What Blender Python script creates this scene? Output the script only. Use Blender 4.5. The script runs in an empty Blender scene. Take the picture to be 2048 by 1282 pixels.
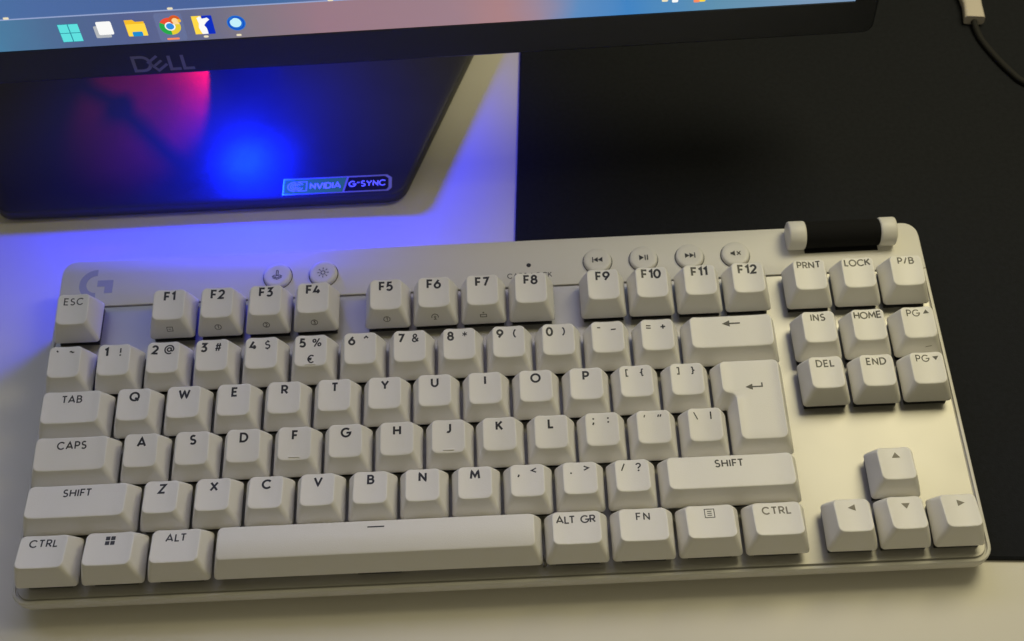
import bpy, math, random
from mathutils import Vector, Matrix
random.seed(4)
S = 0.001                                   # the scene is laid out in millimetres
scene = bpy.context.scene

# ------------------------------------------------------------------ camera
cam_d = bpy.data.cameras.new("camera"); cam = bpy.data.objects.new("camera", cam_d)
scene.collection.objects.link(cam); scene.camera = cam
CAM_POS = (185.92932289, -172.77489493, 439.68900416)
R_ = (0.99889040, -0.03521247, -0.03127378); D_ = (-0.04659966, -0.83508330, -0.54814629); F_ = (-0.00681463, 0.54899541, -0.83579758)
cam.matrix_world = Matrix(((R_[0], -D_[0], -F_[0], CAM_POS[0]*S), (R_[1], -D_[1], -F_[1], CAM_POS[1]*S),
                           (R_[2], -D_[2], -F_[2], CAM_POS[2]*S), (0, 0, 0, 1)))
cam_d.sensor_width = 36; cam_d.sensor_fit = 'HORIZONTAL'; cam_d.lens = 44.2006
cam_d.clip_start = 0.01; cam_d.clip_end = 20
cam_d.dof.use_dof = True; cam_d.dof.focus_distance = 0.455; cam_d.dof.aperture_fstop = 20

# ------------------------------------------------------------------ world, lamps, exposure
w = bpy.data.worlds.new("World"); scene.world = w; w.use_nodes = True
w.node_tree.nodes["Background"].inputs[0].default_value = (1.0, 0.90, 0.56, 1)
w.node_tree.nodes["Background"].inputs[1].default_value = 0.125

def lamp(name, kind, pos, aim, power, color, size=0.1, **kw):
    d = bpy.data.lights.new(name, kind); d.energy = power; d.color = color
    if kind == 'AREA': d.shape = 'DISK'; d.size = size
    else: d.shadow_soft_size = size
    for k, v in kw.items(): setattr(d, k, v)
    o = bpy.data.objects.new(name, d); scene.collection.objects.link(o)
    o.location = Vector(pos)*S
    o.rotation_euler = (Vector(aim)-Vector(pos)).to_track_quat('-Z', 'Y').to_euler()
    return o
WARM = (1.0, 0.90, 0.55)
lamp("room_lamp", 'AREA', (466, 274, 470), (290, 60, 0), 1.2, WARM, 0.26)
lamp("ceiling_lamp", 'AREA', (560, 330, 680), (290, 60, 0), 0.5, WARM, 0.45)
lamp("blue_underglow", 'SPOT', (62, 223, 48), (61, 219, 0), 1.5, (0.001, 0.012, 1.0), 0.008, spot_size=math.radians(157), spot_blend=0.3)
lamp("red_glow", 'SPOT', (36, 330, 70), (20, 262, 8), 1.15, (1.0, 0.0, 0.05), 0.004, spot_size=math.radians(39), spot_blend=0.35)

vs = scene.view_settings
scene.display_settings.display_device = 'sRGB'
vs.view_transform = 'Standard'; vs.look = 'None'; vs.exposure = 0.0; vs.gamma = 1.0; vs.use_curve_mapping = False
scene.cycles.max_bounces = 8
scene.cycles.sample_clamp_indirect = 4
scene.cycles.caustics_reflective = False; scene.cycles.caustics_refractive = False

# ------------------------------------------------------------------ helpers
def srgb(r, g, b):
    f = lambda c: (c/255/12.92) if c/255 <= .04045 else ((c/255+.055)/1.055)**2.4
    return (f(r), f(g), f(b), 1)

def mat(name, color, rough=.5, metal=0., spec=.5, bump=0., bscale=900., var=0., vscale=40., rvar=0.):
    m = bpy.data.materials.new(name); m.use_nodes = True; nt = m.node_tree
    b = nt.nodes["Principled BSDF"]; c = color if len(color) == 4 else (*color, 1)
    b.inputs["Base Color"].default_value = c; b.inputs["Roughness"].default_value = rough
    b.inputs["Metallic"].default_value = metal; b.inputs["Specular IOR Level"].default_value = spec
    tc = nt.nodes.new("ShaderNodeTexCoord")
    if var or rvar:
        n = nt.nodes.new("ShaderNodeTexNoise"); n.inputs["Scale"].default_value = vscale; n.inputs["Detail"].default_value = 6
        nt.links.new(tc.outputs["Object"], n.inputs["Vector"])
        if var:
            mx = nt.nodes.new("ShaderNodeMix"); mx.data_type = 'RGBA'
            mx.inputs["A"].default_value = tuple(x*(1-var) for x in c[:3])+(1,)
            mx.inputs["B"].default_value = tuple(min(1, x*(1+var)) for x in c[:3])+(1,)
            nt.links.new(n.outputs["Fac"], mx.inputs["Factor"]); nt.links.new(mx.outputs["Result"], b.inputs["Base Color"])
        if rvar:
            mr = nt.nodes.new("ShaderNodeMapRange"); mr.inputs["To Min"].default_value = rough-rvar; mr.inputs["To Max"].default_value = rough+rvar
            nt.links.new(n.outputs["Fac"], mr.inputs["Value"]); nt.links.new(mr.outputs["Result"], b.inputs["Roughness"])
    if bump:
        n2 = nt.nodes.new("ShaderNodeTexNoise"); n2.inputs["Scale"].default_value = bscale; n2.inputs["Detail"].default_value = 3
        nt.links.new(tc.outputs["Object"], n2.inputs["Vector"])
        bp = nt.nodes.new("ShaderNodeBump"); bp.inputs["Strength"].default_value = bump; bp.inputs["Distance"].default_value = 0.0002
        nt.links.new(n2.outputs["Fac"], bp.inputs["Height"]); nt.links.new(bp.outputs["Normal"], b.inputs["Normal"])
    return m

def emit(name, color, strength=1.0):
    m = bpy.data.materials.new(name); m.use_nodes = True; nt = m.node_tree
    b = nt.nodes["Principled BSDF"]; b.inputs["Base Color"].default_value = (0, 0, 0, 1); b.inputs["Roughness"].default_value = .5
    b.inputs["Specular IOR Level"].default_value = .1
    b.inputs["Emission Color"].default_value = color; b.inputs["Emission Strength"].default_value = strength
    return m

class MB:
    """collects verts (mm) and faces for ONE mesh object"""
    def __init__(s): s.v = []; s.f = []; s.mi = []; s.mats = []; s.cur = 0
    def m(s, material):
        if material not in s.mats: s.mats.append(material)
        s.cur = s.mats.index(material); return s
    def vert(s, p): s.v.append(tuple(p)); return len(s.v)-1
    def face(s, ids): s.f.append(tuple(ids)); s.mi.append(s.cur)
    def rings(s, rings, cap0=True, cap1=True):
        idx = [[s.vert(p) for p in r] for r in rings]; n = len(idx[0])
        for a, b in zip(idx, idx[1:]):
            for i in range(n): s.face((a[i], a[(i+1) % n], b[(i+1) % n], b[i]))
        if cap0: s.face(list(reversed(idx[0])))
        if cap1: s.face(idx[-1])
        return idx
    def box(s, a, b):
        x0, y0, z0 = a; x1, y1, z1 = b
        s.rings([[(x0,y0,z0),(x1,y0,z0),(x1,y1,z0),(x0,y1,z0)], [(x0,y0,z1),(x1,y0,z1),(x1,y1,z1),(x0,y1,z1)]])
    def build(s, name, material=None, parent=None, smooth=False, angle=None):
        me = bpy.data.meshes.new(name)
        me.from_pydata([(x*S, y*S, z*S) for x, y, z in s.v], [], s.f)
        if material and not s.mats: s.mats = [material]
        for m_ in s.mats: me.materials.append(m_)
        for p, i in zip(me.polygons, s.mi): p.material_index = i if len(s.mats) > 1 else 0
        if smooth:
            me.polygons.foreach_set("use_smooth", [True]*len(me.polygons))
            if angle: me.set_sharp_from_angle(angle=math.radians(angle))
        me.update()
        o = bpy.data.objects.new(name, me); scene.collection.objects.link(o)
        if parent: o.parent = parent
        return o

def empty(name, loc=(0, 0, 0), rot=(0, 0, 0), parent=None):
    o = bpy.data.objects.new(name, None); scene.collection.objects.link(o); o.empty_display_size = .01
    o.location = Vector(loc)*S; o.rotation_euler = rot
    if parent: o.parent = parent
    return o
def tag(o, label=None, cat=None, group=None, kind=None):
    for k, v in (("label", label), ("category", cat), ("group", group), ("kind", kind)):
        if v: o[k] = v
    return o

def rpoly(pts, radii, seg=6, step=None):
    """closed polygon with filleted corners, counter-clockwise; step subdivides the edges"""
    n = len(pts); out = []
    if not isinstance(radii, (list, tuple)): radii = [radii]*n
    arcs = []
    for i in range(n):
        p = Vector(pts[i]); a = (Vector(pts[i-1])-p); b = (Vector(pts[(i+1) % n])-p)
        da, db = a.normalized(), b.normalized(); ang = da.angle(db); r = radii[i]
        t = r/math.tan(ang/2); c = p+(da+db).normalized()*(r/math.sin(ang/2))
        s0 = p+da*t-c; s1 = p+db*t-c
        a0 = math.atan2(s0.y, s0.x); a1 = math.atan2(s1.y, s1.x)
        d = (a1-a0+math.pi) % (2*math.pi)-math.pi
        arcs.append([(c.x+r*math.cos(a0+d*k/seg), c.y+r*math.sin(a0+d*k/seg)) for k in range(seg+1)])
    for i in range(n):
        out += arcs[i]
        if step:
            a = Vector(arcs[i][-1]); b = Vector(arcs[(i+1) % n][0]); k = step if isinstance(step, int) else max(1, round((b-a).length/step))
            out += [tuple(a.lerp(b, j/k)) for j in range(1, k)]
    return out
def rect(x0, y0, x1, y1): return [(x0, y0), (x1, y0), (x1, y1), (x0, y1)]
def circ(cx, cy, r, n=32): return [(cx+r*math.cos(2*math.pi*i/n), cy+r*math.sin(2*math.pi*i/n)) for i in range(n)]
def at(pts, z): return [(x, y, z(x, y) if callable(z) else z) for x, y in pts]

# ------------------------------------------------------------------ stroke lettering (cap height 1)
def arc(cx, cy, rx, ry, a0, a1, n=None):
    n = n or max(4, int(abs(a1-a0)/15))
    return [(cx+rx*math.cos(math.radians(a0+(a1-a0)*i/n)), cy+ry*math.sin(math.radians(a0+(a1-a0)*i/n))) for i in range(n+1)]
def ring(cx, cy, rx, ry): return arc(cx, cy, rx, ry, 0, 360, 28)
def dot(x, y, r=.13): return ('dot', x, y, r)
DOT = .125
G = {
 'A': (.86, [[(0,0),(.43,1),(.86,0)], [(.14,.28),(.72,.28)]]),
 'B': (.58, [[(0,.52),(.33,.52)]+arc(.33,.27,.27,.26,88,-90)+[(0,0.01),(0,.99)]+arc(.3,.755,.24,.24,90,-90)[0:]]),
 'C': (.86, [arc(.5,.5,.5,.5,42,318)]),
 'D': (.76, [[(0,0),(0,1),(.28,1)]+arc(.28,.5,.48,.5,85,-85)+[(.28,0),(0,0)]]),
 'E': (.54, [[(.54,1),(0,1),(0,0),(.54,0)], [(0,.51),(.47,.51)]]),
 'F': (.52, [[(.52,1),(0,1),(0,0)], [(0,.5),(.45,.5)]]),
 'G': (.95, [arc(.5,.5,.5,.5,45,357)+[(.95,.47),(.55,.47)]]),
 'H': (.7, [[(0,0),(0,1)], [(.7,0),(.7,1)], [(0,.5),(.7,.5)]]),
 'I': (.0, [[(0,0),(0,1)]]),
 'J': (.4, [[(.4,1),(.4,.27)]+arc(.18,.25,.22,.25,0,-130)]),
 'K': (.62, [[(0,0),(0,1)], [(.6,1),(.03,.42)], [(.2,.6),(.64,0)]]),
 'L': (.5, [[(0,1),(0,0),(.5,0)]]),
 'M': (.94, [[(0,0),(.1,1),(.47,.28),(.84,1),(.94,0)]]),
 'N': (.7, [[(0,0),(0,1),(.7,0),(.7,1)]]),
 'O': (1., [ring(.5,.5,.5,.5)]),
 'P': (.56, [[(0,0),(0,1),(.3,1)]+arc(.3,.72,.27,.28,88,-88)+[(.3,.44),(0,.44)]]),
 'Q': (1., [ring(.5,.5,.5,.5), [(.58,.36),(.98,-.04)]]),
 'R': (.6, [[(0,0),(0,1),(.3,1)]+arc(.3,.73,.27,.27,88,-88)+[(.3,.46),(0,.46)], [(.28,.46),(.62,0)]]),
 'S': (.56, [arc(.29,.75,.25,.25,40,265)+arc(.28,.25,.28,.25,88,-150)]),
 'T': (.66, [[(0,1),(.66,1)], [(.33,1),(.33,0)]]),
 'U': (.68, [[(0,1),(0,.34)]+arc(.34,.34,.34,.34,180,360)+[(.68,1)]]),
 'V': (.8, [[(0,1),(.4,0),(.8,1)]]),
 'W': (1.18, [[(0,1),(.3,0),(.59,.9),(.88,0),(1.18,1)]]),
 'X': (.74, [[(0,0),(.74,1)], [(0,1),(.74,0)]]),
 'Y': (.76, [[(0,1),(.38,.45),(.76,1)], [(.38,.45),(.38,0)]]),
 'Z': (.66, [[(0,1),(.66,1),(0,0),(.66,0)]]),
 '0': (.64, [ring(.32,.5,.32,.5)]),
 '1': (.28, [[(0,.8),(.28,1),(.28,0)]]),
 '2': (.6, [arc(.3,.71,.28,.29,165,-38)+[(.02,0),(.62,0)]]),
 '3': (.58, [[(.04,1),(.54,1),(.24,.6)]+arc(.27,.3,.3,.3,80,-145)]),
 '4': (.68, [[(.36,1),(0,.24),(.68,.24)], [(.47,.52),(.47,0)]]),
 '5': (.58, [[(.54,1),(.13,1),(.08,.56)]+arc(.27,.31,.3,.31,115,-150)]),
 '6': (.62, [ring(.31,.31,.31,.31), [(.46,1),(.05,.46)]]),
 '7': (.58, [[(0,1),(.58,1),(.18,0)]]),
 '8': (.58, [ring(.29,.755,.235,.245), ring(.29,.27,.29,.27)]),
 '9': (.62, [ring(.31,.69,.31,.31), [(.16,0),(.57,.54)]]),
 '!': (.1, [[(.05,1),(.05,.36)], dot(.05,.06)]),
 '@': (1.1, [ring(.52,.48,.24,.24), [(.76,.74),(.76,.4)]+arc(.9,.4,.13,.14,180,330)+arc(.53,.48,.55,.55,0,300,24)]),
 '#': (.7, [[(.12,-.02),(.3,1.02)], [(.42,-.02),(.6,1.02)], [(.05,.7),(.72,.7)], [(0,.32),(.67,.32)]]),
 '$': (.54, [arc(.27,.72,.24,.21,35,265)+arc(.26,.27,.27,.24,88,-150), [(.27,1.12),(.27,.92)], [(.27,.05),(.27,-.12)]]),
 '%': (1., [ring(.19,.77,.17,.19), ring(.82,.22,.17,.19), [(.2,-.03),(.8,1.03)]]),
 '^': (.5, [[(0,.78),(.25,1.02),(.5,.78)]]),
 '&': (.72, [[(.72,0),(.16,.62)]+arc(.31,.78,.19,.2,215,-40)+[(.1,.42)]+arc(.28,.25,.26,.25,140,335)+[(.7,.46)]]),
 '*': (.6, [[(.3,1.04),(.3,.4)], [(.02,.88),(.58,.56)], [(.58,.88),(.02,.56)]]),
 '(': (.2, [arc(.72,.5,.68,.72,132,228)]),
 ')': (.2, [arc(-.5,.5,.68,.72,48,-48)]),
 '-': (.4, [[(0,.72),(.4,.72)]]), '_': (.62, [[(0,.42),(.62,.42)]]),
 '=': (.6, [[(0,.68),(.6,.68)], [(0,.34),(.6,.34)]]), '+': (.6, [[(0,.5),(.6,.5)], [(.3,.2),(.3,.8)]]),
 '[': (.26, [[(.26,1),(0,1),(0,.1),(.26,.1)]]), ']': (.26, [[(0,1),(.26,1),(.26,.1),(0,.1)]]),
 '{': (.34, [[(.34,1),(.2,1),(.16,.9),(.16,.65),(.02,.55),(.16,.45),(.16,.2),(.2,.1),(.34,.1)]]),
 '}': (.34, [[(0,1),(.14,1),(.18,.9),(.18,.65),(.32,.55),(.18,.45),(.18,.2),(.14,.1),(0,.1)]]),
 ';': (.2, [dot(.14,.78), [(.16,.3),(.06,-.04)]]), ':': (.1, [dot(.05,.82), dot(.05,.3)]),
 "'": (.14, [[(.14,1),(.04,.68)]]), '"': (.45, [[(.16,1),(.04,.68)], [(.44,1),(.32,.68)]]),
 '\\': (.42, [[(0,1.05),(.42,.1)]]), '|': (.0, [[(0,1.08),(0,.08)]]),
 ',': (.14, [[(.14,.2),(.02,-.16)]]), '.': (.1, [dot(.05,.06)]),
 '<': (.56, [[(.56,1),(0,.72),(.56,.44)]]), '>': (.56, [[(0,1),(.56,.72),(0,.44)]]),
 '/': (.4, [[(0,.05),(.4,1.05)]]),
 '?': (.52, [arc(.26,.76,.25,.25,165,-50)+[(.26,.42),(.26,.3)], dot(.26,.04)]),
 '`': (.2, [[(0,1),(.2,.82)]]), '~': (.52, [arc(.13,.74,.14,.11,170,30)+arc(.39,.8,.14,.11,215,350)]),
 '€': (.7, [arc(.46,.5,.4,.5,48,312), [(-.05,.6),(.5,.6)], [(-.05,.4),(.46,.4)]]),
 ' ': (.35, []),
}
KERN = {'FT': .16, 'LT': .16, 'AT': .06, 'TA': .08, 'LO': .04}
class Pen:
    """draws strokes and filled shapes on a surface; put(x, y) -> 3-D point in mm"""
    def __init__(s, mb, put, step=.45): s.mb = mb; s.put = put; s.step = step
    def _sub(s, pts, closed):
        out = []; n = len(pts)
        for i in range(n if closed else n-1):
            a = Vector(pts[i]); b = Vector(pts[(i+1) % n]); k = max(1, int((b-a).length/s.step))
            out += [tuple(a.lerp(b, j/k)) for j in range(k)]
        if not closed: out.append(tuple(pts[-1]))
        return out
    def stroke(s, pts, wd):
        p = [Vector(q) for q in pts]
        q = [p[0]]
        for a in p[1:]:
            if (a-q[-1]).length > 1e-4: q.append(a)
        closed = len(q) > 3 and (q[0]-q[-1]).length < 1e-3
        if closed: q.pop()
        q = [Vector(a) for a in s._sub(q, closed)]; n = len(q); L = []; Rr = []
        for i in range(n):
            a = q[i-1] if (closed or i > 0) else None; b = q[(i+1) % n] if (closed or i < n-1) else None
            d1 = (q[i]-a).normalized() if a is not None else None; d2 = (b-q[i]).normalized() if b is not None else None
            d1 = d1 or d2; d2 = d2 or d1
            n1 = Vector((-d1.y, d1.x)); n2 = Vector((-d2.y, d2.x)); m = n1+n2
            m = m/max(m.length_squared, .8)*2*(wd/2)
            L.append(q[i]+m); Rr.append(q[i]-m)
        li = [s.mb.vert(s.put(*a)) for a in L]; ri = [s.mb.vert(s.put(*a)) for a in Rr]
        for i in range(n if closed else n-1):
            j = (i+1) % n; s.mb.face((ri[i], ri[j], li[j], li[i]))
    def fill(s, pts):
        ids = [s.mb.vert(s.put(*a)) for a in pts]; s.mb.face(ids)
    def dot(s, x, y, r): s.fill(circ(x, y, r, 14))
    def text(s, txt, cx, base, h, wd, gap=.3, slant=0.):
        """centred on cx, letters stand on base"""
        adv = sum(G[c][0]*h for c in txt)+gap*h*(len(txt)-1); x = cx-adv/2; pv = ''
        for c in txt:
            gw, st = G[c]; x -= h*KERN.get(pv+c, 0); pv = c
            for k in st:
                if k[0] == 'dot': s.dot(x+k[1]*h, base+k[2]*h, max(k[3]*h*.9, wd*.55))
                else: s.stroke([(x+a*h, base+b*h) for a, b in k], wd)
            x += gw*h+gap*h

# ------------------------------------------------------------------ materials
M = {}
M['key'] = mat("white_keycap_plastic", (.85, .835, .80), .42, 0, .45, bump=.25, bscale=2600, rvar=.05, vscale=120)
M['case'] = mat("white_case_plastic", (.74, .725, .69), .45, 0, .45, bump=.2, bscale=2400, rvar=.05, vscale=60)
M['plate'] = mat("satin_silver_white_plate", (.49, .478, .452), .47, .6, .5, bump=.08, bscale=3000, rvar=.05, vscale=30)
M['ink'] = mat("black_legend_ink", (.012, .012, .013), .45)
M['fine_ink'] = mat("dark_grey_legend_ink", (.035, .033, .030), .42)
M['soft_ink'] = mat("grey_brown_ink_and_sheen", (.16, .145, .115), .45)
M['faint'] = mat("pale_grey_print", (.40, .40, .42), .35)
M['switch'] = mat("black_switch_plastic", (.012, .012, .014), .45)
M['clear'] = mat("smoky_wire", (.25, .23, .18), .25, .7)
M['rubber'] = mat("black_rubber", (.012, .012, .013), .75, bump=.3, bscale=1500)
M['roller'] = mat("black_knurled_roller", (.0055, .0055, .006), .85, 0, .2)
M['desk'] = mat("white_desk_laminate", (.80, .775, .72), .5, 0, .4, bump=.12, bscale=1400, var=.06, vscale=20, rvar=.05)
M['bezel'] = mat("black_bezel_plastic", (.012, .015, .022), .45, bump=.2, bscale=2500)
M['logo'] = mat("grey_logo_print", (.20, .20, .23), .4)
M['base'] = mat("dark_satin_stand_paint", (.020, .020, .024), .38, 0, .6, bump=.4, bscale=2200, rvar=.12, vscale=38)
M['cable'] = mat("black_cable_sheath", (.010, .010, .011), .8)
M['cream'] = mat("cream_plug_plastic", (.68, .62, .58), .5)

def specks(m, scale, size, color):
    nt = m.node_tree; b = nt.nodes["Principled BSDF"]
    tc = nt.nodes.new("ShaderNodeTexCoord"); v = nt.nodes.new("ShaderNodeTexVoronoi"); v.inputs["Scale"].default_value = scale
    nt.links.new(tc.outputs["Object"], v.inputs["Vector"])
    lt = nt.nodes.new("ShaderNodeMath"); lt.operation = 'LESS_THAN'; lt.inputs[1].default_value = size
    nt.links.new(v.outputs["Distance"], lt.inputs[0])
    mx = nt.nodes.new("ShaderNodeMix"); mx.data_type = 'RGBA'; mx.inputs["B"].default_value = color
    nt.links.new(b.inputs["Base Color"].links[0].from_socket, mx.inputs["A"]); nt.links.new(lt.outputs[0], mx.inputs["Factor"]); nt.links.new(mx.outputs["Result"], b.inputs["Base Color"])
specks(M['desk'], 17, .010, (.34, .27, .18, 1))

def mat_cloth():
    m = mat("black_cloth_mat", (.0150, .0166, .0215), .9, 0, .15, bump=.5, bscale=1800, var=.25, vscale=500)
    specks(m, 26, .014, (.11, .11, .10, 1))
    return m
M['cloth'] = mat_cloth()

# ------------------------------------------------------------------ setting: the desk
d = MB(); z0 = -25
ol = rpoly(rect(-520, -330, 900, 560), 12, 5)
d.rings([at(ol, z0), at(ol, -1.0), at(rpoly(rect(-519.3, -329.3, 899.3, 559.3), 11.3, 5), 0)])
tag(d.build("desk", M['desk']), kind='structure')

# ------------------------------------------------------------------ desk mat
TH = math.radians(-3.36)
mt = MB(); mt_pts = rpoly(rect(0, 0, 620, 400), 9, 6)
mt_in = rpoly(rect(.8, .8, 619.2, 399.2), 8.2, 6)
mt.rings([at(mt_pts, .02), at(mt_pts, 1.3), at(mt_in, 2.0)])
deskmat = mt.build("desk_mat", M['cloth']); deskmat.location = (176.6*S, 11.4*S, 0); deskmat.rotation_euler = (0, 0, TH)
tag(deskmat, "large black cloth desk mat under the right half of the keyboard", "desk mat")

# ------------------------------------------------------------------ keyboard
KB = empty("keyboard", (0, 0, 15.84), (math.radians(4.0), 0, 0))
tag(KB, "white compact mechanical keyboard with black legends and no number pad", "keyboard")
U = 19.05; NAV = 15.272; FROW = 5.238; PZ = -4.2
T4 = math.tan(math.radians(4.0))
X0, X1, Y0, Y1 = -2.7, 351.4, -4.4, 141.2

# case: rim band, tapered underside
def body_bottom(x, y): return (2.15-15.84)/math.cos(math.radians(4))-y*T4
rim_o = rect(X0, Y0, X1, Y1)
def inset(r, k): return rect(X0+k, Y0+k, X1-k, Y1-k)
c = MB()
R0 = 6.5
c.rings([at(rpoly(inset(0, 7), R0-2), body_bottom),
         at(rpoly(inset(0, 1.2), R0), -10.6), at(rpoly(inset(0, .3), R0), -10.1), at(rpoly(inset(0, 0), R0), -9.4),
         at(rpoly(inset(0, 0), R0), PZ-.75), at(rpoly(inset(0, .15), R0-.15), PZ-.3), at(rpoly(inset(0, .5), R0-.5), PZ),
         at(rpoly(inset(0, 1.35), R0-1.3), PZ), at(rpoly(inset(0, 1.45), R0-1.4), PZ-.9)])
c.build("case", M['case'], KB, smooth=True, angle=35)
# metal top plate
p = MB(); ps = 118.6
pr = [4.6, 4.6, .4, .4]
def plo(k): return rpoly(rect(X0+2.05+k, Y0+2.05+k, X1-2.05-k, ps-k), [max(.1, q-k) for q in pr], 6)
p.rings([at(plo(0), PZ-1.2), at(plo(0), PZ-.25), at(plo(.25), PZ)], cap0=False)
p.build("top_plate", M['plate'], KB)
# control panel strip behind the keys
s_ = MB(); SZ = -3.55
def spo(k): return rpoly(rect(X0+.4+k, ps+.25+k, X1-.4-k, Y1-.2-k), [max(.1, .5-k), max(.1, .5-k), 6-k, 6-k], 6)
s_.rings([at(spo(0), PZ-1.2), at(spo(0), SZ-.5), at(spo(.15), SZ-.15), at(spo(.5), SZ)], cap0=False)
panel = s_.build("control_panel", M['case'], KB, smooth=True, angle=35)
for fx, fy in ((18, 14), (18, 122)):
    f = MB(); zt = body_bottom(fx, fy)
    f.rings([at(circ(fx, fy, 5, 20), lambda x, y: (0.02-15.84)/math.cos(math.radians(4))-y*T4), at(circ(fx, fy, 5, 20), lambda x, y: body_bottom(x, y)+.2)])
    f.build("rubber_foot", M['rubber'], KB)

# ---- keycaps
PROF = {0: (8.35, 11.3), 1: (8.3, 10.2), 2: (9.0, 8.5), 3: (9.0, 8.9), 4: (10.2, 9.6), 5: (10.2, 9.5)}   # height at back, front
YF, YB, XI = 4.15, 17.25, 3.35
DISH = .8
class Key:
    def __init__(s, col, row, wd=1.0, kind='std'):
        s.row = row; s.w = wd*U; s.kind = kind; s.ox = col*U; s.oy = (FROW if row == 5 else row)*U
        s.zb, s.zf = PROF[row]
        s.n1 = 1
        if kind == 'enter':
            s.zb, s.zf = 9.0, 8.6; s.oy = 2*U; s.ox = 13.5*U
            s.base = [(.25*U+.5, .5), (1.5*U-.5, .5), (1.5*U-.5, 2*U-.5), (.5, 2*U-.5), (.5, U+.5), (.25*U+.5, U+.5)]
            xi, h = XI, 2*U
            s.top = [(.25*U+xi, YF), (1.5*U-xi, YF), (1.5*U-xi, U+YB), (xi, U+YB), (xi, U+YF), (.25*U+xi, U+YF)]
            s.rb = [1.5]*5+[.6]; s.rt = [2.2]*5+[2.4]; s.cx, s.cy = .95*U, 1.3*U; s.yb = U+YB
        elif kind == 'space':
            s.zb, s.zf = 8.7, 9.9
            s.base = rect(.5, .5, s.w-.5, U-.5); s.top = rect(3.1, 4.4, s.w-3.1, 16.9); s.rb = [1.5]*4; s.rt = [1.6]*4; s.cx, s.cy = s.w/2, 10.6; s.yb = 16.9
        else:
            s.base = rect(.5, .5, s.w-.5, U-.5); s.top = rect(XI, YF, s.w-XI, YB); s.rb = [1.5]*4; s.rt = [2.1]*4; s.cx, s.cy = s.w/2, (YF+YB)/2; s.yb = YB
        s.yf = YF if kind != 'space' else 4.4
    def z(s, x, y):
        v = (y-s.yf)/(s.yb-s.yf); v_ = min(1.1, max(-.1, v)); z = s.zf+(s.zb-s.zf)*v_
        if s.kind == 'space': return z+.95*(1-(2*v_-1)**2)
        hw = 6.3; e = min(x-XI, s.w-XI-x) if s.kind != 'enter' else hw
        u = max(0., 1-max(e, -.4)/hw)
        if s.kind == 'enter':
            e = min(1.5*U-XI-x, x-(XI if y > U+2 else .25*U+XI)); u = max(0., 1-max(0, min(e, hw))/hw)**2
        return z-DISH*(1-u*u)
    def wall(s, i, t):
        """point i of the wall at height fraction t"""
        b, a = s._b[i], s._t[i]; k = t**1.22
        x, y = b[0]+(a[0]-b[0])*k, b[1]+(a[1]-b[1])*k
        return (x, y, (s.z(*a)-.05)*t)
    def mesh(s):
        e = 4 if s.kind == 'std' and s.w < 30 else 12
        s._b = rpoly(s.base, s.rb, 6, e); s._t = rpoly(s.top, s.rt, 6, e); n = len(s._b)
        mb = MB()
        def lid(k, dz):   # outline drawn in by k mm
            out = []
            for i in range(n):
                x, y = s._t[i]; dx, dy = s.cx-x, s.cy-y; l = math.hypot(dx, dy)
                # move along the local inward normal
                a, b2 = s._t[i-1], s._t[(i+1) % n]; tx, ty = b2[0]-a[0], b2[1]-a[1]; tl = math.hypot(tx, ty) or 1
                x, y = x-ty/tl*k, y+tx/tl*k
                out.append((x, y, s.z(x, y)+dz))
            return out
        def sc(f):
            base = lid(.55, 0); return [(s.cx+(x-s.cx)*f, s.cy+(y-s.cy)*f) for x, y, _ in base]
        rings = [[(x+(.25 if x < s.cx else -.25)*.5, y+.1*(1 if y < s.cy else -1), .0) for x, y in s._b], [(*q, .25) for q in s._b]]
        for t in (.12, .25, .4, .55, .7, .82, .9): rings.append([s.wall(i, t) for i in range(n)])
        rings.append([(x, y, z) for x, y, z in lid(-.14, -.42)]); rings.append(lid(-.02, -.16)); rings.append(lid(.2, -.03)); rings.append(lid(.55, 0))
        for f in (.86, .68, .46, .22): rings.append(at(sc(f), s.z))
        idx = mb.rings(rings, True, False)
        c0 = mb.vert((s.cx, s.cy, s.z(s.cx, s.cy))); last = idx[-1]
        for i in range(n): mb.face((last[i], last[(i+1) % n], c0))
        return mb
    def put(s, x, y): return (x, y, s.z(x, y)+.06)
    def front(s, x, h):
        """point on the front wall, h mm up"""
        zt = s.z(x, s.yf); t = h/zt; return (x, .5+(s.yf-.5)*t**1.22-.05, h+.02)

KC = 14.05           # centre line of the legends above the key's front edge
def L_text(txt, h=3.2, wd=.80, gap=.34, y=KC, dx=0., ink='ink'):
    return lambda k, pen: (pen.text(txt, k.w/2+dx, y-h/2, h, wd, gap), ink)[1]
def L_mod(txt, h=2.7, wd=.54, gap=.36, y=KC, ink='fine_ink', dx=0.): return L_text(txt, h, wd, gap, y, dx, ink)
def L_pair(a, b, wa=.76, wb=.68, h=3.0, xa=6.3, xb=11.9, y=KC):
    def f(k, pen):
        pen.text(a, xa, y-h/2, h, wa, .3); pen.text(b, xb, y-h/2, h, wb, .3); return 'ink'
    return f
def L_num(a, b): return L_pair(a, b, .82, .34 if b == '*' else .56, 3.15, 6.2, 11.7)
def tri(cx, cy, r, ang): return [(cx+r*math.cos(math.radians(ang+120*i)), cy+r*.86*math.sin(math.radians(ang+120*i))) for i in range(3)]
def L_arrow(ang):
    return lambda k, pen: (pen.fill(tri(9.9, 13.8, 1.75, ang)), 'soft_ink')[1]
def L_page(up):
    def f(k, pen):
        pen.text('PG', 8.1, KC+.7-1.3, 2.6, .42, .3); pen.fill(tri(13.0, KC+.75, 1.3, 90 if up else -90)); return 'fine_ink'
    return f
def L_back(k, pen):
    pen.stroke([(k.w/2-.6, KC), (k.w/2+3.6, KC)], .62); pen.fill([(k.w/2-3.3, KC), (k.w/2-.4, KC-1.35), (k.w/2-.4, KC+1.35)]); return 'fine_ink'
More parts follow.
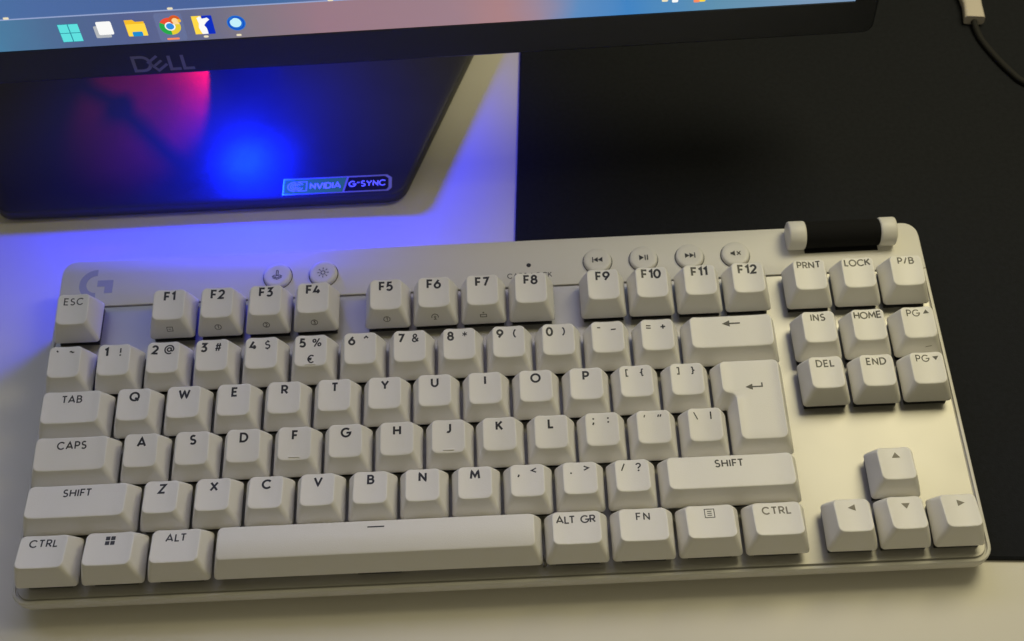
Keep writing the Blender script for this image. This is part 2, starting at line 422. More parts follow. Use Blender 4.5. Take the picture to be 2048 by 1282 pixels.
def L_enter(k, pen):
    x, y = 15.2, 25.3
    pen.stroke([(x-.6, y), (x+3.1, y), (x+3.1, y+1.6)], .55); pen.fill([(x-3.2, y), (x-.5, y-1.25), (x-.5, y+1.25)]); return 'fine_ink'
def L_win(k, pen):
    for i in (0, 1):
        for j in (0, 1):
            x, y = k.w/2-1.75+1.9*i, KC-1.75+1.9*j; pen.fill(rect(x, y, x+1.55, y+1.55))
    return 'fine_ink'
def L_menu(k, pen):
    x, y = k.w/2, KC
    q = rect(x-1.7, y-1.7, x+1.7, y+1.7); pen.stroke(q+[q[0]], .28)
    for j in (-.8, 0, .8): pen.stroke([(x-.8, y+j), (x+.8, y+j)], .3)
    return 'fine_ink'
def L_space(k, pen): pen.stroke([(k.w/2-3, 14.3), (k.w/2+3, 14.3)], .5); return 'ink'
def L_five(k, pen):
    L_num('5', '%')(k, pen); pen.text('€', 9.45, 7.2-1.5, 3.0, .56); return 'ink'
def L_bar(txt):
    return L_text(txt)

keys = []            # (col, row, width, kind, legend, words, extra)
def row(r, col, items):
    for wd, leg, words, *ex in items:
        keys.append((col, r, wd, ex[0] if ex else 'std', leg, words)); col += wd
def let(t): return (1, L_text(t), "letter "+t)
row(0, 0, [(1.25, L_mod('CTRL'), "CTRL"), (1.25, L_win, "four-square start symbol"), (1.25, L_mod('ALT'), "ALT"), (6.25, L_space, "short dash", 'space'),
           (1.25, L_mod('ALT GR', gap=.26), "ALT GR"), (1.25, L_mod('FN', wd=.5, gap=.45), "FN"), (1.25, L_menu, "boxed menu lines"), (1.25, L_mod('CTRL', ink='soft_ink'), "CTRL")])  # right CTRL paler: its glossy reflection is put into the ink colour
row(1, 0, [(2.25, L_mod('SHIFT'), "SHIFT")]+[let(t) for t in "ZXCVBNM"]+[(1, L_pair(',', '<', .6, .5), "comma"), (1, L_pair('.', '>', .6, .5), "full stop"), (1, L_pair('/', '?', .5, .52), "slash"), (2.75, L_mod('SHIFT'), "SHIFT")])
row(2, 0, [(1.75, L_mod('CAPS'), "CAPS")]+[let(t) for t in "ASDFGHJKL"]+[(1, L_pair(';', ':', .6, .6), "semicolon"), (1, L_pair("'", '"', .42, .5), "quotation mark"), (1, L_pair('\\', '|', .42, .5), "backslash")])
row(3, 0, [(1.5, L_mod('TAB'), "TAB")]+[let(t) for t in "QWERTYUIOP"]+[(1, L_pair('[', '{', .5, .5), "opening bracket"), (1, L_pair(']', '}', .5, .5), "closing bracket")])
keys.append((13.5, 3, 1.5, 'enter', L_enter, "return arrow"))
row(4, 0, [(1, L_pair('`', '~', .55, .5), "grave accent and tilde")]+[(1, L_five if a == '5' else L_num(a, b), "digit "+a) for a, b in zip("1234567890", "!@#$%^&*()")]+
    [(1, L_pair('-', '_', .5, .5), "hyphen"), (1, L_pair('=', '+', .5, .56), "equals sign"), (2, L_back, "backspace arrow")])
FN_ = {1: 'sq', 2: '1', 3: '2', 4: '3', 5: '1', 6: 'cast', 7: 'bat'}
keys.append((0, 5, 1, 'std', L_mod('ESC', wd=.46), "ESC"))
for i in range(1, 13):
    keys.append((1+i+.5*((i-1)//4), 5, 1, 'std', L_text('F%d' % i, 3.4, .84, .3, 14.35), "F%d" % i, FN_.get(i)))
row(5, NAV, [(1, L_mod('PRNT', gap=.3, y=15.0, h=2.6), "PRNT"), (1, L_mod('LOCK', gap=.26, y=15.0, h=2.6), "LOCK"), (1, L_mod('P/B', y=15.0, h=2.6), "P/B")])
row(4, NAV, [(1, L_mod('INS', y=KC+.7, h=2.6), "INS"), (1, L_mod('HOME', gap=.24, y=KC+.7, h=2.6), "HOME"), (1, L_page(True), "PG and a triangle up")])
row(3, NAV, [(1, L_mod('DEL', y=KC+.4, h=2.6), "DEL"), (1, L_mod('END', y=KC+.4, h=2.6), "END"), (1, L_page(False), "PG and a triangle down")])
keys.append((NAV+1, 1, 1, 'std', L_arrow(90), "grey triangle up"))
row(0, NAV, [(1, L_arrow(180), "grey triangle left"), (1, L_arrow(-90), "grey triangle down"), (1, L_arrow(0), "grey triangle right")])

sw = MB()
sw.box((-7.9, -7.9, PZ), (7.9, 7.9, PZ+1.1)); sw.rings([at(rect(-7, -7, 7, 7), PZ+1.1), at(rect(-7, -7, 7, 7), -.4), at(rect(-5.2, -4.8, 5.2, 4.8), 3.2)], cap0=False)
switch0 = None
for col, r, wd, kind, leg, words, *ex in keys:
    k = Key(col, r, wd, kind)
    o = k.mesh().build("keycap", M['key'], KB, smooth=True)
    o.location = (k.ox*S, k.oy*S, 0)
    # fingers never seat two caps quite alike
    o.rotation_euler = (random.uniform(-.006, .006), random.uniform(-.006, .006), random.uniform(-.006, .006)) if kind == 'std' and wd < 2 else (0, 0, 0)
    o['label'] = "white keycap printed with "+words
    mb = MB(); pen = Pen(mb, k.put); ink = leg(k, pen)
    mb.build("legend", M[ink], o)
    if ex and ex[0]:
        mb = MB(); pen = Pen(mb, k.front, .3); cx, cy = 9.5, 4.6; e = ex[0]
        if e in '123':
            pen.stroke([(cx+1.25*math.cos(a*math.pi/10), cy+1.1*math.sin(a*math.pi/10)) for a in range(21)], .26); pen.text(e, cx, cy-.65, 1.3, .26)
        elif e == 'sq':
            q = rect(cx-1.1, cy-.9, cx+1.1, cy+.9); pen.stroke(q+[q[0]], .26); pen.stroke([(cx-.5, cy), (cx+.5, cy)], .26)
        elif e == 'cast':
            pen.stroke([(cx+1.3*math.cos(math.radians(a)), cy+1.2*math.sin(math.radians(a))) for a in range(-20, 201, 20)], .28)
            pen.stroke([(cx, cy+.5), (cx, cy-1.2)], .28); pen.stroke([(cx-.6, cy-1.1), (cx+.6, cy-1.1)], .28); pen.stroke([(cx-.6, cy-.1), (cx+.6, cy-.1)], .26)
        else:
            q = rect(cx-1.2, cy-1.0, cx+1.2, cy+.1); pen.stroke(q+[q[0]], .28); pen.stroke([(cx, cy+.6), (cx, cy+1.2)], .28); pen.stroke([(cx-.35, cy+.9), (cx+.35, cy+.9)], .26)
        mb.build("front_legend", M['soft_ink'], o)
    if words in ("letter F", "letter J") or words == "digit 5":
        mb = MB(); yb_ = 5.35 if words != "digit 5" else 4.9; q = [(x, y) for x, y in rpoly(rect(7.4, yb_-.22, 11.6, yb_+.22), .21, 4, 6)]
        mb.rings([at(q, lambda x, y: k.z(x, y)-.1), at(q, lambda x, y: k.z(x, y)+.22), at([(9.5+(x-9.5)*.94, yb_+(y-yb_)*.6) for x, y in q], lambda x, y: k.z(x, y)+.34)], False, True)
        mb.build("homing_bar", M['key'], o, smooth=True, angle=50)
    sx, sy = (k.w/2, U/2) if kind != 'enter' else (.875*U, U)
    if switch0 is None: switch0 = sw.build("switch", M['switch'], o); s1 = switch0
    else: s1 = switch0.copy(); scene.collection.objects.link(s1); s1.parent = o
    s1.location = (sx*S, sy*S, 0)
    if words == "PG and a triangle up":
        mb = MB(); pen = Pen(mb, k.front, .3); pen.stroke([(11.6, 4.8), (12.6, 5.1), (13.9, 5.35)], .22); sm = mb.build("scuff_mark", M['soft_ink'], o)
# stabiliser wire ends beside the space bar
for x in (190.3,):
    mb = MB(); path = [(x, 1.4, -3.9), (x+.5, 1.2, -2.6), (x+.3, 2.4, -1.4), (x-.4, 3.6, -1.6), (x-.4, 4.8, -2.6)]
    rr = []
    for i, q in enumerate(path):
        a = Vector(path[max(0, i-1)]); b = Vector(path[min(len(path)-1, i+1)]); t = (b-a).normalized(); n1 = t.orthogonal().normalized(); n2 = t.cross(n1)
        rr.append([tuple(Vector(q)+.42*(n1*math.cos(an)+n2*math.sin(an))) for an in [j*math.pi/4 for j in range(8)]])
    mb.rings(rr); mb.build("stabiliser_wire", M['clear'], KB, smooth=True)

# ---- round media buttons
def button(cx, cy, draw, words):
    mb = MB(); r = 5.7; zt = SZ+1.75
    mb.rings([at(circ(cx, cy, r, 48), SZ-.6), at(circ(cx, cy, r, 48), zt-.75), at(circ(cx, cy, r-.18, 48), zt-.3), at(circ(cx, cy, r-.75, 48), zt),
              at(circ(cx, cy, r*.6, 48), zt-.1), at(circ(cx, cy, r*.25, 48), zt-.16)], False)
    o = mb.build("round_button", M['case'], KB, smooth=True); o['label'] = "round white button printed with "+words
    g = MB(); g.rings([at(circ(cx, cy, r+.06, 48), SZ+.03), at(circ(cx, cy, r+.38, 48), SZ+.03)], False, False); g.build("button_gap", M['switch'], o)
    mb = MB(); pen = Pen(mb, lambda x, y: (cx+x, cy+y, zt-.02)); draw(pen); mb.build("button_icon", M['ink'], o)
def tr(x0, x1, h): return [(x0, 0), (x1, -h), (x1, h)] if x1 > x0 else [(x0, 0), (x1, h), (x1, -h)]
def i_prev(p): p.stroke([(-2.0, -1.25), (-2.0, 1.25)], .42); p.fill(tr(-1.7, .1, 1.2)); p.fill(tr(.15, 2.0, 1.2))
def i_next(p): p.stroke([(2.0, -1.25), (2.0, 1.25)], .42); p.fill(tr(1.7, -.1, 1.2)); p.fill(tr(-.15, -2.0, 1.2))
def i_play(p): p.fill(tr(.1, -1.8, 1.35)); p.stroke([(.65, -1.25), (.65, 1.25)], .42); p.stroke([(1.6, -1.25), (1.6, 1.25)], .42)
def i_mute(p):
    p.fill([(-2.1, -.5), (-1.5, -.5), (-.3, -1.3), (-.3, 1.3), (-1.5, .5), (-2.1, .5)])
    p.stroke([(.5, -.85), (2.0, .85)], .4); p.stroke([(.5, .85), (2.0, -.85)], .4)
def i_sun(p):
    p.stroke([(.85*math.cos(a*math.pi/10), .85*math.sin(a*math.pi/10)) for a in range(21)], .3)
    for a in range(8): c_, s__ = math.cos(a*math.pi/4), math.sin(a*math.pi/4); p.stroke([(1.45*c_, 1.45*s__), (2.4*c_, 2.4*s__)], .3)
def i_joy(p):
    q = rect(-.45, -.4, .45, 2.1); p.stroke([(-.4, -.3), (-.4, 1.8), (0, 2.15), (.4, 1.8), (.4, -.3)], .28)
    p.stroke([(-.9, -.1), (-1.9, -.75), (0, -1.6), (1.9, -.75), (.9, -.1)], .28); p.stroke([(-.9, -.75), (0, -.3), (.9, -.75)], .26)
    p.stroke([(-1.9, -1.35), (0, -2.2), (1.9, -1.35)], .28)
BY = 128.9
for x, f, wds in ((87.3, i_joy, "a joystick"), (106.1, i_sun, "a sun"), (218.5, i_prev, "a skip back symbol"), (237.3, i_play, "a play and pause symbol"), (256.2, i_next, "a skip forward symbol"), (274.9, i_mute, "a muted speaker")):
    button(x, BY, f, wds)
# caps lock light and print, logo
led = MB(); led.rings([at(circ(190.3, 128.8, .95, 24), SZ-.1), at(circ(190.3, 128.8, .95, 24), SZ+.06)], False)
led.build("indicator_light", M['switch'], KB)
mb = MB(); Pen(mb, lambda x, y: (x, y, SZ+.04)).text("CAPS LOCK", 190.5, 122.9, 2.1, .34, .3); mb.build("printed_caption", M['ink'], KB)
mb = MB(); pen = Pen(mb, lambda x, y: (x, y, SZ+.04))
# G emblem: thick left arc cut off on the right, and a hooked block
cx, cy, ro, ri = 12.4, 129.3, 7.0, 4.0
outer = [(cx+ro*math.cos(math.radians(a)), cy+ro*math.sin(math.radians(a))) for a in range(88, 273, 8)]
inner = [(cx+ri*math.cos(math.radians(a)), cy+ri*math.sin(math.radians(a))) for a in range(272, 87, -8)]
n_ = len(outer); ids = [(mb.vert((*outer[i], SZ+.04)), mb.vert((*inner[n_-1-i], SZ+.04))) for i in range(n_)]
for a, b in zip(ids, ids[1:]): mb.face((a[0], b[0], b[1], a[1]))
pen.fill([(12.9, 131.1), (12.9, 128.1), (16.1, 128.1), (19.4, 128.1), (19.4, 131.1)]); pen.fill([(16.1, 128.1), (16.1, 124.9), (19.4, 124.9), (19.4, 128.1)])
mb.build("emblem", M['faint'], KB)

# ---- volume roller with its two end brackets
def cyl_x(mb, x0, x1, yc, zc, r, bev=.5, n=40):
    def rg(x, q): return [(x, yc+q*math.cos(2*math.pi*i/n), zc+q*math.sin(2*math.pi*i/n)) for i in range(n)]
    mb.rings([rg(x0, r-bev), rg(x0+bev*.3, r-bev*.3), rg(x0+bev, r), rg(x1-bev, r), rg(x1-bev*.3, r-bev*.3), rg(x1, r-bev)])
for xa, xb in ((296.2, 303.3), (333.2, 340.0)):
    mb = MB(); cyl_x(mb, xa, xb, 134.4, .6, 5.9, .8); mb.build("roller_bracket", M['case'], KB, smooth=True, angle=60)
mb = MB(); n = 96
def rr_(x, k): return [(x, 134.4+(5.4+k*(.05 if i % 2 else 0))*math.cos(2*math.pi*i/n), .6+(5.4+k*(.05 if i % 2 else 0))*math.sin(2*math.pi*i/n)) for i in range(n)]
mb.rings([rr_(303.35, 1), rr_(333.15, 1)]); mb.build("volume_roller", M['roller'], KB)
mb = MB(); mb.box((303.3, 128.2, SZ-.5), (333.2, 140.6, SZ+.05)); mb.build("roller_slot", M['switch'], KB)

# ------------------------------------------------------------------ monitor
MO = empty("monitor", (48.553, 194.787, 90.534), (math.radians(-5.0), 0, math.radians(.909)))
tag(MO, "black monitor with a lit blue and pink screen on a flat dark stand", "monitor")
# local axes: x along the screen, y into the screen, z up the screen
HB, HT, HX = -16.0, 322.0, 284.5
def xz(pts, y): return [(x, y, z) for x, z in pts]
fr = MB()
o_ = rpoly(rect(-HX, HB, HX, HT), 4, 6); o2 = rpoly(rect(-HX+.8, HB+.8, HX-.8, HT-.8), 3.4, 6)
i_ = rpoly(rect(-275.3, -.3, 275.3, 310.3), .6, 6); i2 = rpoly(rect(-275.0, 0, 275.0, 310), .6, 6)
fr.rings([xz(o_, 9), xz(o_, .6), xz(o2, 0), xz(i_, 0), xz(i2, .9)], False, False)
fr.build("bezel", M['bezel'], MO)
hb = MB()
def bk(k, y): return xz(rpoly(rect(-HX+k, HB+k, HX-k, HT-k), 6, 6), y)
hb.rings([bk(.5, 8.9), bk(.5, 18), bk(6, 30), bk(70, 46)]); hb.build("rear_housing", M['bezel'], MO)

def screen_mat(name, stops, z_glow):
    m = bpy.data.materials.new(name); m.use_nodes = True; nt = m.node_tree; b = nt.nodes["Principled BSDF"]
    b.inputs["Base Color"].default_value = (.01, .01, .012, 1); b.inputs["Roughness"].default_value = .35
    tc = nt.nodes.new("ShaderNodeTexCoord"); sp = nt.nodes.new("ShaderNodeSeparateXYZ"); nt.links.new(tc.outputs["Object"], sp.inputs[0])
    mr = nt.nodes.new("ShaderNodeMapRange"); mr.inputs["From Min"].default_value = -.275; mr.inputs["From Max"].default_value = .275
    nz = nt.nodes.new("ShaderNodeTexNoise"); nz.inputs["Scale"].default_value = 22; nz.inputs["Detail"].default_value = 3
    nt.links.new(tc.outputs["Object"], nz.inputs["Vector"])
    ad = nt.nodes.new("ShaderNodeMath"); ad.operation = 'MULTIPLY_ADD'; ad.inputs[1].default_value = .03
    nt.links.new(nz.outputs["Fac"], ad.inputs[0]); nt.links.new(sp.outputs["X"], ad.inputs[2]); nt.links.new(ad.outputs[0], mr.inputs["Value"])
    rp = nt.nodes.new("ShaderNodeValToRGB"); el = rp.color_ramp.elements
    for i, (x, col) in enumerate(stops):
        pos = (x+275)/550
        e = el[i] if i < 2 else el.new(pos)
        e.position = pos; e.color = srgb(*col)
    nt.links.new(mr.outputs["Result"], rp.inputs["Fac"]); nt.links.new(rp.outputs["Color"], b.inputs["Emission Color"])
    if z_glow:      # higher up, out of frame, an added pale glow lights the keys
        m2 = nt.nodes.new("ShaderNodeMapRange"); m2.inputs["From Min"].default_value = .15; m2.inputs["From Max"].default_value = .19
        nt.links.new(sp.outputs["Z"], m2.inputs["Value"])
        mx = nt.nodes.new("ShaderNodeMix"); mx.data_type = 'RGBA'; mx.inputs["B"].default_value = (.70, .69, .97, 1)
        nt.links.new(m2.outputs["Result"], mx.inputs["Factor"]); nt.links.new(rp.outputs["Color"], mx.inputs["A"]); nt.links.new(mx.outputs["Result"], b.inputs["Emission Color"])
        m3 = nt.nodes.new("ShaderNodeMapRange"); m3.inputs["To Min"].default_value = 1.0; m3.inputs["To Max"].default_value = z_glow
        nt.links.new(m2.outputs["Result"], m3.inputs["Value"]); nt.links.new(m3.outputs["Result"], b.inputs["Emission Strength"])
    else: b.inputs["Emission Strength"].default_value = 1.0
    return m
wall_stops = [(-275, (70, 130, 175)), (275, (90, 130, 170)), (-60, (70, 112, 160)), (-30, (72, 104, 158)), (30, (70, 96, 150)), (70, (66, 104, 156)), (130, (150, 115, 135)), (190, (70, 120, 180))]
bar_stops = [(-275, (78, 140, 178)), (275, (118, 148, 180)), (-66, (72, 136, 170)), (-48, (70, 124, 160)), (-20, (76, 100, 140)), (5, (82, 94, 138)), (28, (96, 102, 134)), (50, (124, 116, 124)), (85, (150, 118, 128)),
             (130, (154, 124, 134)), (152, (168, 127, 130)), (166, (150, 132, 152)), (182, (88, 136, 188)), (200, (58, 128, 192)), (235, (92, 142, 172))]
bar_stops = sorted(bar_stops); wall_stops = sorted(wall_stops)
def order(st): return [st[0], st[-1]]+st[1:-1]
sc_ = MB(); sc_.box((-275, .5, 0), (275, 1.6, 310)); screen = sc_.build("screen", screen_mat("screen_wallpaper", order(wall_stops), 3.0), MO)
screen['label'] = "lit screen with a blue wallpaper fading to pink"
tb = MB(); tb.box((-275, .3, 0), (275, .49, 14.9)); tb.build("taskbar", screen_mat("screen_taskbar", order(bar_stops), 0), screen)
ln = MB(); ln.box((-275, .2, 14.85), (275, .29, 15.35)); ln.build("taskbar_edge", emit("taskbar_line", srgb(150, 165, 205)), screen)
E = {n: emit("pixel_"+n, srgb(*c_), s__) for n, c_, s__ in (
    ("cyan", (96, 224, 222), 1.0), ("cyan_dark", (40, 130, 150), 1), ("white", (250, 250, 248), 1.0), ("grey", (178, 182, 186), 1), ("yellow", (255, 218, 70), 1.0), ("gold", (246, 190, 40), 1), ("folder_blue", (30, 140, 205), 1),
    ("red", (236, 78, 48), 1), ("green", (40, 168, 72), 1), ("lime", (230, 205, 50), 1), ("sky", (46, 140, 222), 1), ("orange", (250, 140, 96), 1), ("skin", (252, 216, 150), 1), ("rust", (214, 92, 30), 1),
    ("deep_blue", (10, 46, 190), 1), ("ring_blue", (30, 110, 205), 1), ("ice", (196, 240, 250), 1), ("cream", (236, 224, 190), 1.0), ("tile", (104, 116, 156), 1))}
def icon(name, words, shapes):
    """shapes: (material, points, layer)"""
    mb = MB()
    for mname, pts, lay in shapes:
        mb.m(E[mname]); y = .24-.03*lay
        mb.rings([[(x, y+.02, z) for x, z in pts], [(x, y, z) for x, z in pts]], False)
    o = mb.build(name, None, screen); o['label'] = words; return o
def wedge(cx, cz, r0, r1, a0, a1, n=12):
    o = [(cx+r1*math.cos(math.radians(a0+(a1-a0)*i/n)), cz+r1*math.sin(math.radians(a0+(a1-a0)*i/n))) for i in range(n+1)]
    i = [(cx+r0*math.cos(math.radians(a1-(a1-a0)*k/n)), cz+r0*math.sin(math.radians(a1-(a1-a0)*k/n))) for k in range(n+1)]
    return o+i
icon("taskbar_icon", "cyan four-pane window icon", [("cyan_dark", rect(-36.4, 2.8, -28.4, 11.4), 0)]+[("cyan", rect(-36.2+4.1*i, 3.0+4.3*j, -32.5+4.1*i, 6.95+4.3*j), 1) for i in (0, 1) for j in (0, 1)])
icon("taskbar_icon", "white square over a grey square icon", [("grey", rpoly(rect(-22.9, 3.9, -16.9, 9.6), .5, 3), 0), ("white", rpoly(rect(-21.5, 5.3, -15.6, 11.6), .6, 3), 1)])
icon("taskbar_icon", "yellow folder icon with a blue clip", [("gold", [(-10.4, 4.0), (-3.0, 4.0), (-3.0, 10.6), (-6.3, 10.6), (-7.2, 11.6), (-10.4, 11.6)], 0), ("yellow", rect(-10.2, 3.8, -2.8, 9.6), 1), ("folder_blue", rpoly(rect(-8.6, 3.7, -4.6, 5.9), .5, 3), 2)])
icon("active_icon_tile", "paler rounded tile behind the browser icon", [("tile", rpoly(rect(1.3, .5, 12.0, 14.0), 1.2, 4), -2)])
bx, bz = 6.6, 7.5
icon("taskbar_icon", "red, green and yellow ring icon with a portrait badge", [("red", wedge(bx, bz, 1.7, 4.1, 30, 150), 0), ("green", wedge(bx, bz, 1.7, 4.1, 150, 270), 0), ("lime", wedge(bx, bz, 1.7, 4.1, 270, 390), 0),
     ("white", circ(bx, bz, 2.05, 24), 1), ("sky", circ(bx, bz, 1.55, 24), 2),
     ("rust", circ(9.0, 10.5, 2.2, 20), 3), ("skin", circ(9.1, 10.1, 1.25, 16), 4), ("skin", [(7.9, 8.4), (10.6, 8.4), (10.2, 9.6), (8.3, 9.6)], 5), ("gold", circ(10.6, 10.0, .8, 12), 4)])
icon("running_mark", "orange dash under the browser icon", [("orange", rpoly(rect(4.0, 1.0, 8.9, 1.9), .42, 4), 1)])
icon("taskbar_icon", "white shape on a yellow and blue square icon", [("yellow", rect(15.6, 2.9, 19.4, 11.6), 0), ("deep_blue", rpoly(rect(19.4, 2.7, 23.4, 11.6), .3, 3), 0),
     ("white", [(18.3, 2.9), (20.6, 2.9), (20.5, 5.6), (19.8, 7.1), (21.0, 8.6), (22.3, 9.6), (21.6, 10.6), (19.6, 10.2), (18.8, 11.5), (17.6, 10.6), (17.9, 8.0), (17.5, 6.0)], 1)])
icon("running_mark", "white dot under the yellow and blue icon", [("cream", rpoly(rect(18.4, 1.1, 20.3, 2.1), .48, 4), 1)])
icon("taskbar_icon", "pale disc in blue rings icon", [("ring_blue", circ(32.3, 7.2, 3.6, 28), 0), ("deep_blue", wedge(32.3, 7.2, 2.75, 3.05, 0, 359, 28), 1), ("ice", circ(32.1, 7.4, 2.2, 24), 1), ("ring_blue", [(29.6, 9.2), (31.2, 10.6), (31.4, 9.4), (30.4, 8.6)], 2)])
icon("running_mark", "white dot under the blue ring icon", [("cream", rpoly(rect(31.2, .9, 33.2, 1.9), .48, 4), 1)])
for x, z in ((-54.4, 15.7), (8.6, 15.8), (70.2, 15.4)):
    icon("wallpaper_light", "cream point on the taskbar's upper line", [("cream", rpoly(rect(x-1.1, z-.45, x+1.1, z+.6), .45, 4), 3)])
for x, z, c_ in ((199.5, 7.4, "cream"), (203.5, 6.8, "white"), (212.0, 6.2, "orange"), (214.2, 6.4, "yellow"), (247.5, 5.4, "white"), (252.0, 5.2, "cream")):
    icon("tray_icon", "small bright tray symbol at the taskbar's right end", [(c_, rpoly(rect(x-1.2, z-2.2, x+1.2, z+2.2), .5, 4), 1)])
# maker's mark on the bezel
mb = MB(); pen = Pen(mb, lambda x, y: (x, -.05, y), 1.0)
lx, lz, lh, lw = -12.1, -13.3, 6.8, 1.35
pen.stroke([(lx, lz), (lx, lz+lh), (lx+3.2, lz+lh)]+[(lx+3.2+3.3*math.cos(math.radians(a)), lz+lh/2+lh/2*math.sin(math.radians(a))) for a in range(75, -76, -15)]+[(lx+3.2, lz), (lx, lz)], lw)
ex, ez = lx+9.3, lz+lh/2-.2           # tilted E
ca, sa = math.cos(math.radians(38)), math.sin(math.radians(38))
def te(x, y): return (ex+x*ca-y*sa, ez+x*sa+y*ca)
pen.stroke([te(2.7, 2.7), te(-2.3, 2.7), te(-2.3, -2.7), te(2.7, -2.7)], lw*.85); pen.stroke([te(-2.3, 0), te(2.4, 0)], lw*.8)
pen.stroke([(lx+14.3, lz+lh), (lx+14.3, lz), (lx+18.2, lz)], lw); pen.stroke([(lx+19.6, lz+lh), (lx+19.6, lz), (lx+23.6, lz)], lw)
mb.build("maker_lettering", M['logo'], MO)

# stand: world-aligned, so its parts undo the monitor's tilt
ST = MO.matrix_basis.inverted() if False else None
bpy.context.view_layer.update()
inv = MO.matrix_world.inverted()
def stand(o): o.parent = MO; o.matrix_parent_inverse = inv; return o
BZ = 7.5
foot = [(-43.6, 180.6), (136.2, 180.6), (188.0, 318.0), (-95.4, 318.0)]
def fo(k):
    c_ = (46.3, 250)
    return [(x+(k if x < c_[0] else -k), y+(k if y < 250 else -k)) for x, y in foot]
st = MB()
rr = [9, 9, 12, 12]
st.rings([at(rpoly(fo(1.6), rr, 8), .1), at(rpoly(fo(1.2), rr, 8), 1.6), at(rpoly(fo(0), rr, 8), 2.4), at(rpoly(fo(0), rr, 8), BZ-1.3), at(rpoly(fo(.35), rr, 8), BZ-.45), at(rpoly(fo(1.3), rr, 8), BZ)])
sbase = stand(st.build("stand_base", M['base'], smooth=True, angle=40))
col = MB(); cz = rpoly(rect(41, 272, 78, 300), 4, 5)
col.rings([at(cz, BZ-.5), at(cz, 250)]); stand(col.build("stand_column", M['base'], smooth=True, angle=40))
# sticker on the base
GX0, GX1, GY0, GY1 = 83.0, 131.6, 182.9, 192.2
def sput(z): return lambda x, y: (x, y, BZ+z)
M['st_silver'] = mat("sticker_silver_foil", (.62, .62, .66), .28, .8); M['st_green'] = mat("sticker_green_foil", (.10, .42, .04), .6, .0, .15); M['st_black'] = mat("sticker_black", (.006, .006, .010), .3)
M['st_white'] = mat("sticker_white_print", (.75, .75, .8), .4)
mb = MB()
mb.m(M['st_silver']); q = [(GX0, GY0), (GX1-1.6, GY0), (GX1, GY0+1.6), (GX1, GY1-1.8), (GX1-2.2, GY1), (GX0, GY1)]
mb.rings([at(q, BZ+.01), at(q, BZ+.14)], False)
mb.m(M['st_green']); q = [(GX0+.5, GY0+.5), (GX0+26.6, GY0+.5), (GX0+28.4, GY1-.6), (GX0+.5, GY1-.6)]; mb.rings([at(q, BZ+.14), at(q, BZ+.18)], False)
mb.m(M['st_black']); q = [(GX0+27.6, GY0+.7), (GX1-2.4, GY0+.7), (GX1-1.5, GY0+2.0), (GX1-1.5, GY1-2.2), (GX1-3.2, GY1-.8), (GX0+29.3, GY1-.8)]; mb.rings([at(q, BZ+.14), at(q, BZ+.18)], False)
mb.m(M['st_white']); pen = Pen(mb, sput(.22), 1.)
pen.text("G-SYNC", GX0+37.6, GY0+3.2, 2.9, .55, .26)
pen.text("NVIDIA", GX0+19.0, GY0+3.0, 3.0, .62, .26)
# eye emblem: square with a spiral of arcs
q = rect(GX0+5.6, GY0+2.0, GX0+10.6, GY0+7.2); pen.stroke(q+[q[0]], .3)
for r_ in (.9, 1.7, 2.6): pen.stroke([(GX0+5.6+r_*1.3*math.cos(math.radians(a)), GY0+4.6+r_*math.sin(math.radians(a))) for a in range(20, 341, 16)], .38)
sb_ = mb.build("sticker", None); sb_.parent = sbase; sb_.matrix_parent_inverse = (sbase.matrix_world.inverted() if False else Matrix()); sb_['label'] = "green and black foil sticker"

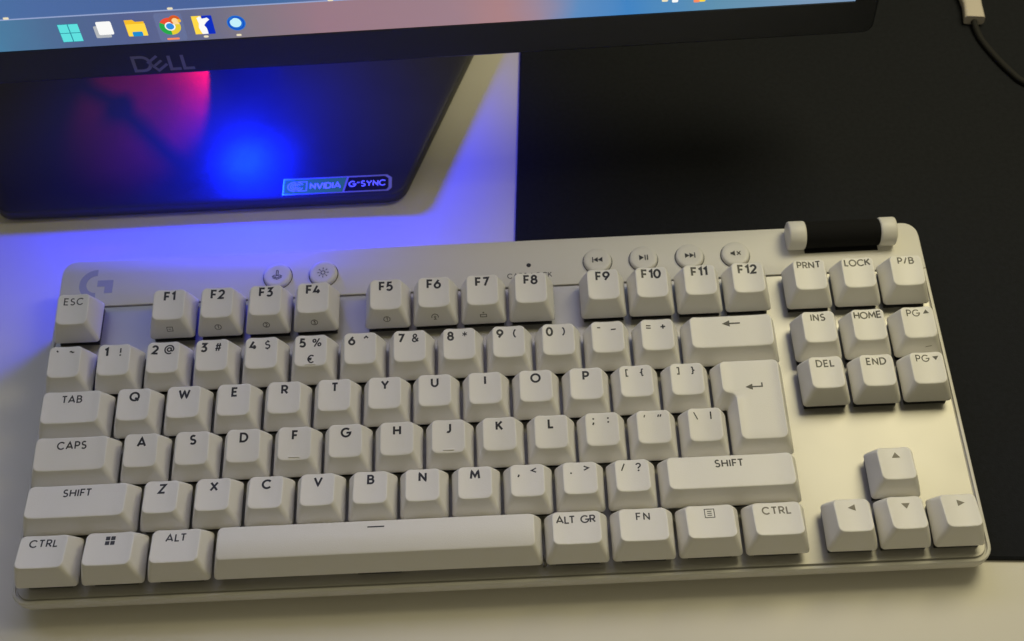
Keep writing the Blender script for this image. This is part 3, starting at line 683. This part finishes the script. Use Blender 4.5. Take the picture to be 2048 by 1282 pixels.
# ------------------------------------------------------------------ cables
def tube(path, r, n=10, mb=None):
    mb = mb or MB(); rg = []; pv = None
    for i, q in enumerate(path):
        a = Vector(path[max(0, i-1)]); b = Vector(path[min(len(path)-1, i+1)]); t = (b-a).normalized()
        n1 = Vector((0, 0, 1))-t*t.z; n1 = n1.normalized() if n1.length > 1e-3 else t.orthogonal().normalized()
        n2 = t.cross(n1); rad = r[i] if isinstance(r, (list, tuple)) else r
        rg.append([tuple(Vector(q)+rad*(n1*math.cos(2*math.pi*j/n)+n2*math.sin(2*math.pi*j/n))) for j in range(n)])
    mb.rings(rg); return mb
def spline(pts, k=10):
    out = []
    for i in range(len(pts)-1):
        p0, p1, p2, p3 = (Vector(pts[max(0, i-1)]), Vector(pts[i]), Vector(pts[i+1]), Vector(pts[min(len(pts)-1, i+2)]))
        for j in range(k):
            t = j/k; out.append(tuple(.5*((2*p1)+(p2-p0)*t+(2*p0-5*p1+4*p2-p3)*t*t+(3*p1-p0-3*p2+p3)*t**3)))
    out.append(tuple(pts[-1])); return out
CA = empty("charging_cable", (412, 280, 2)); tag(CA, "black cable with a cream plug lying on the desk mat", "cable")
CA_o = Vector((412, 280, 2))
def rel(p): return tuple(Vector(p)-CA_o)
pl = MB()
ax = [(414.0, 322, 5.6), (412.9, 297, 5.6), (412.2, 282.5, 5.6), (411.4, 275.2, 5.6), (411.1, 272.9, 5.6)]
wdt = [5.6, 5.4, 4.4, 4.7, 4.8]
rg = []
for i, q in enumerate(ax):
    a = Vector(ax[max(0, i-1)]); b = Vector(ax[min(4, i+1)]); t = (b-a).normalized(); sd = Vector((0, 0, 1)).cross(t)
    sec = rpoly(rect(-wdt[i], -2.6, wdt[i], 2.6), 1.6, 5)
    rg.append([tuple(Vector(q)+sd*x+Vector((0, 0, z))-CA_o) for x, z in sec])
pl.rings(rg); pl.build("plug", M['cream'], CA, smooth=True, angle=50)
cp = spline([(411.2, 274, 5.0), (411.5, 268, 4.0), (412.8, 260.5, 3.5), (416.6, 249.5, 3.5), (421.2, 239.6, 3.5), (426, 232.8, 3.5), (442, 221, 3.5), (480, 214, 3.7), (530, 212, 3.7)])
tube([rel(q) for q in cp], 1.5).build("cord", M['cable'], CA, smooth=True)
# the cable hanging behind the monitor whose shadow falls across the stand base
LR = Vector((36, 330, 70))
def lift(x, y, k): s_ = Vector((x, y, BZ)); return tuple(s_+(LR-s_)*k)
hp = spline([lift(-60, 268, .40), lift(-25, 258, .40), lift(-7, 248.5, .40), lift(3, 240, .40), lift(27, 212.5, .40), lift(44, 192, .40)])
hang = stand(tube(hp, 1.5).build("power_cable", M['cable'], smooth=True))
a = Vector(lift(-2, 244.5, .40)); b = Vector(lift(8, 235.5, .40))
tube([tuple(a), tuple(a.lerp(b, .3)), tuple(a.lerp(b, .7)), tuple(b)], [2.0, 3.2, 2.8, 1.8]).build("connector", M['cable'], hang)
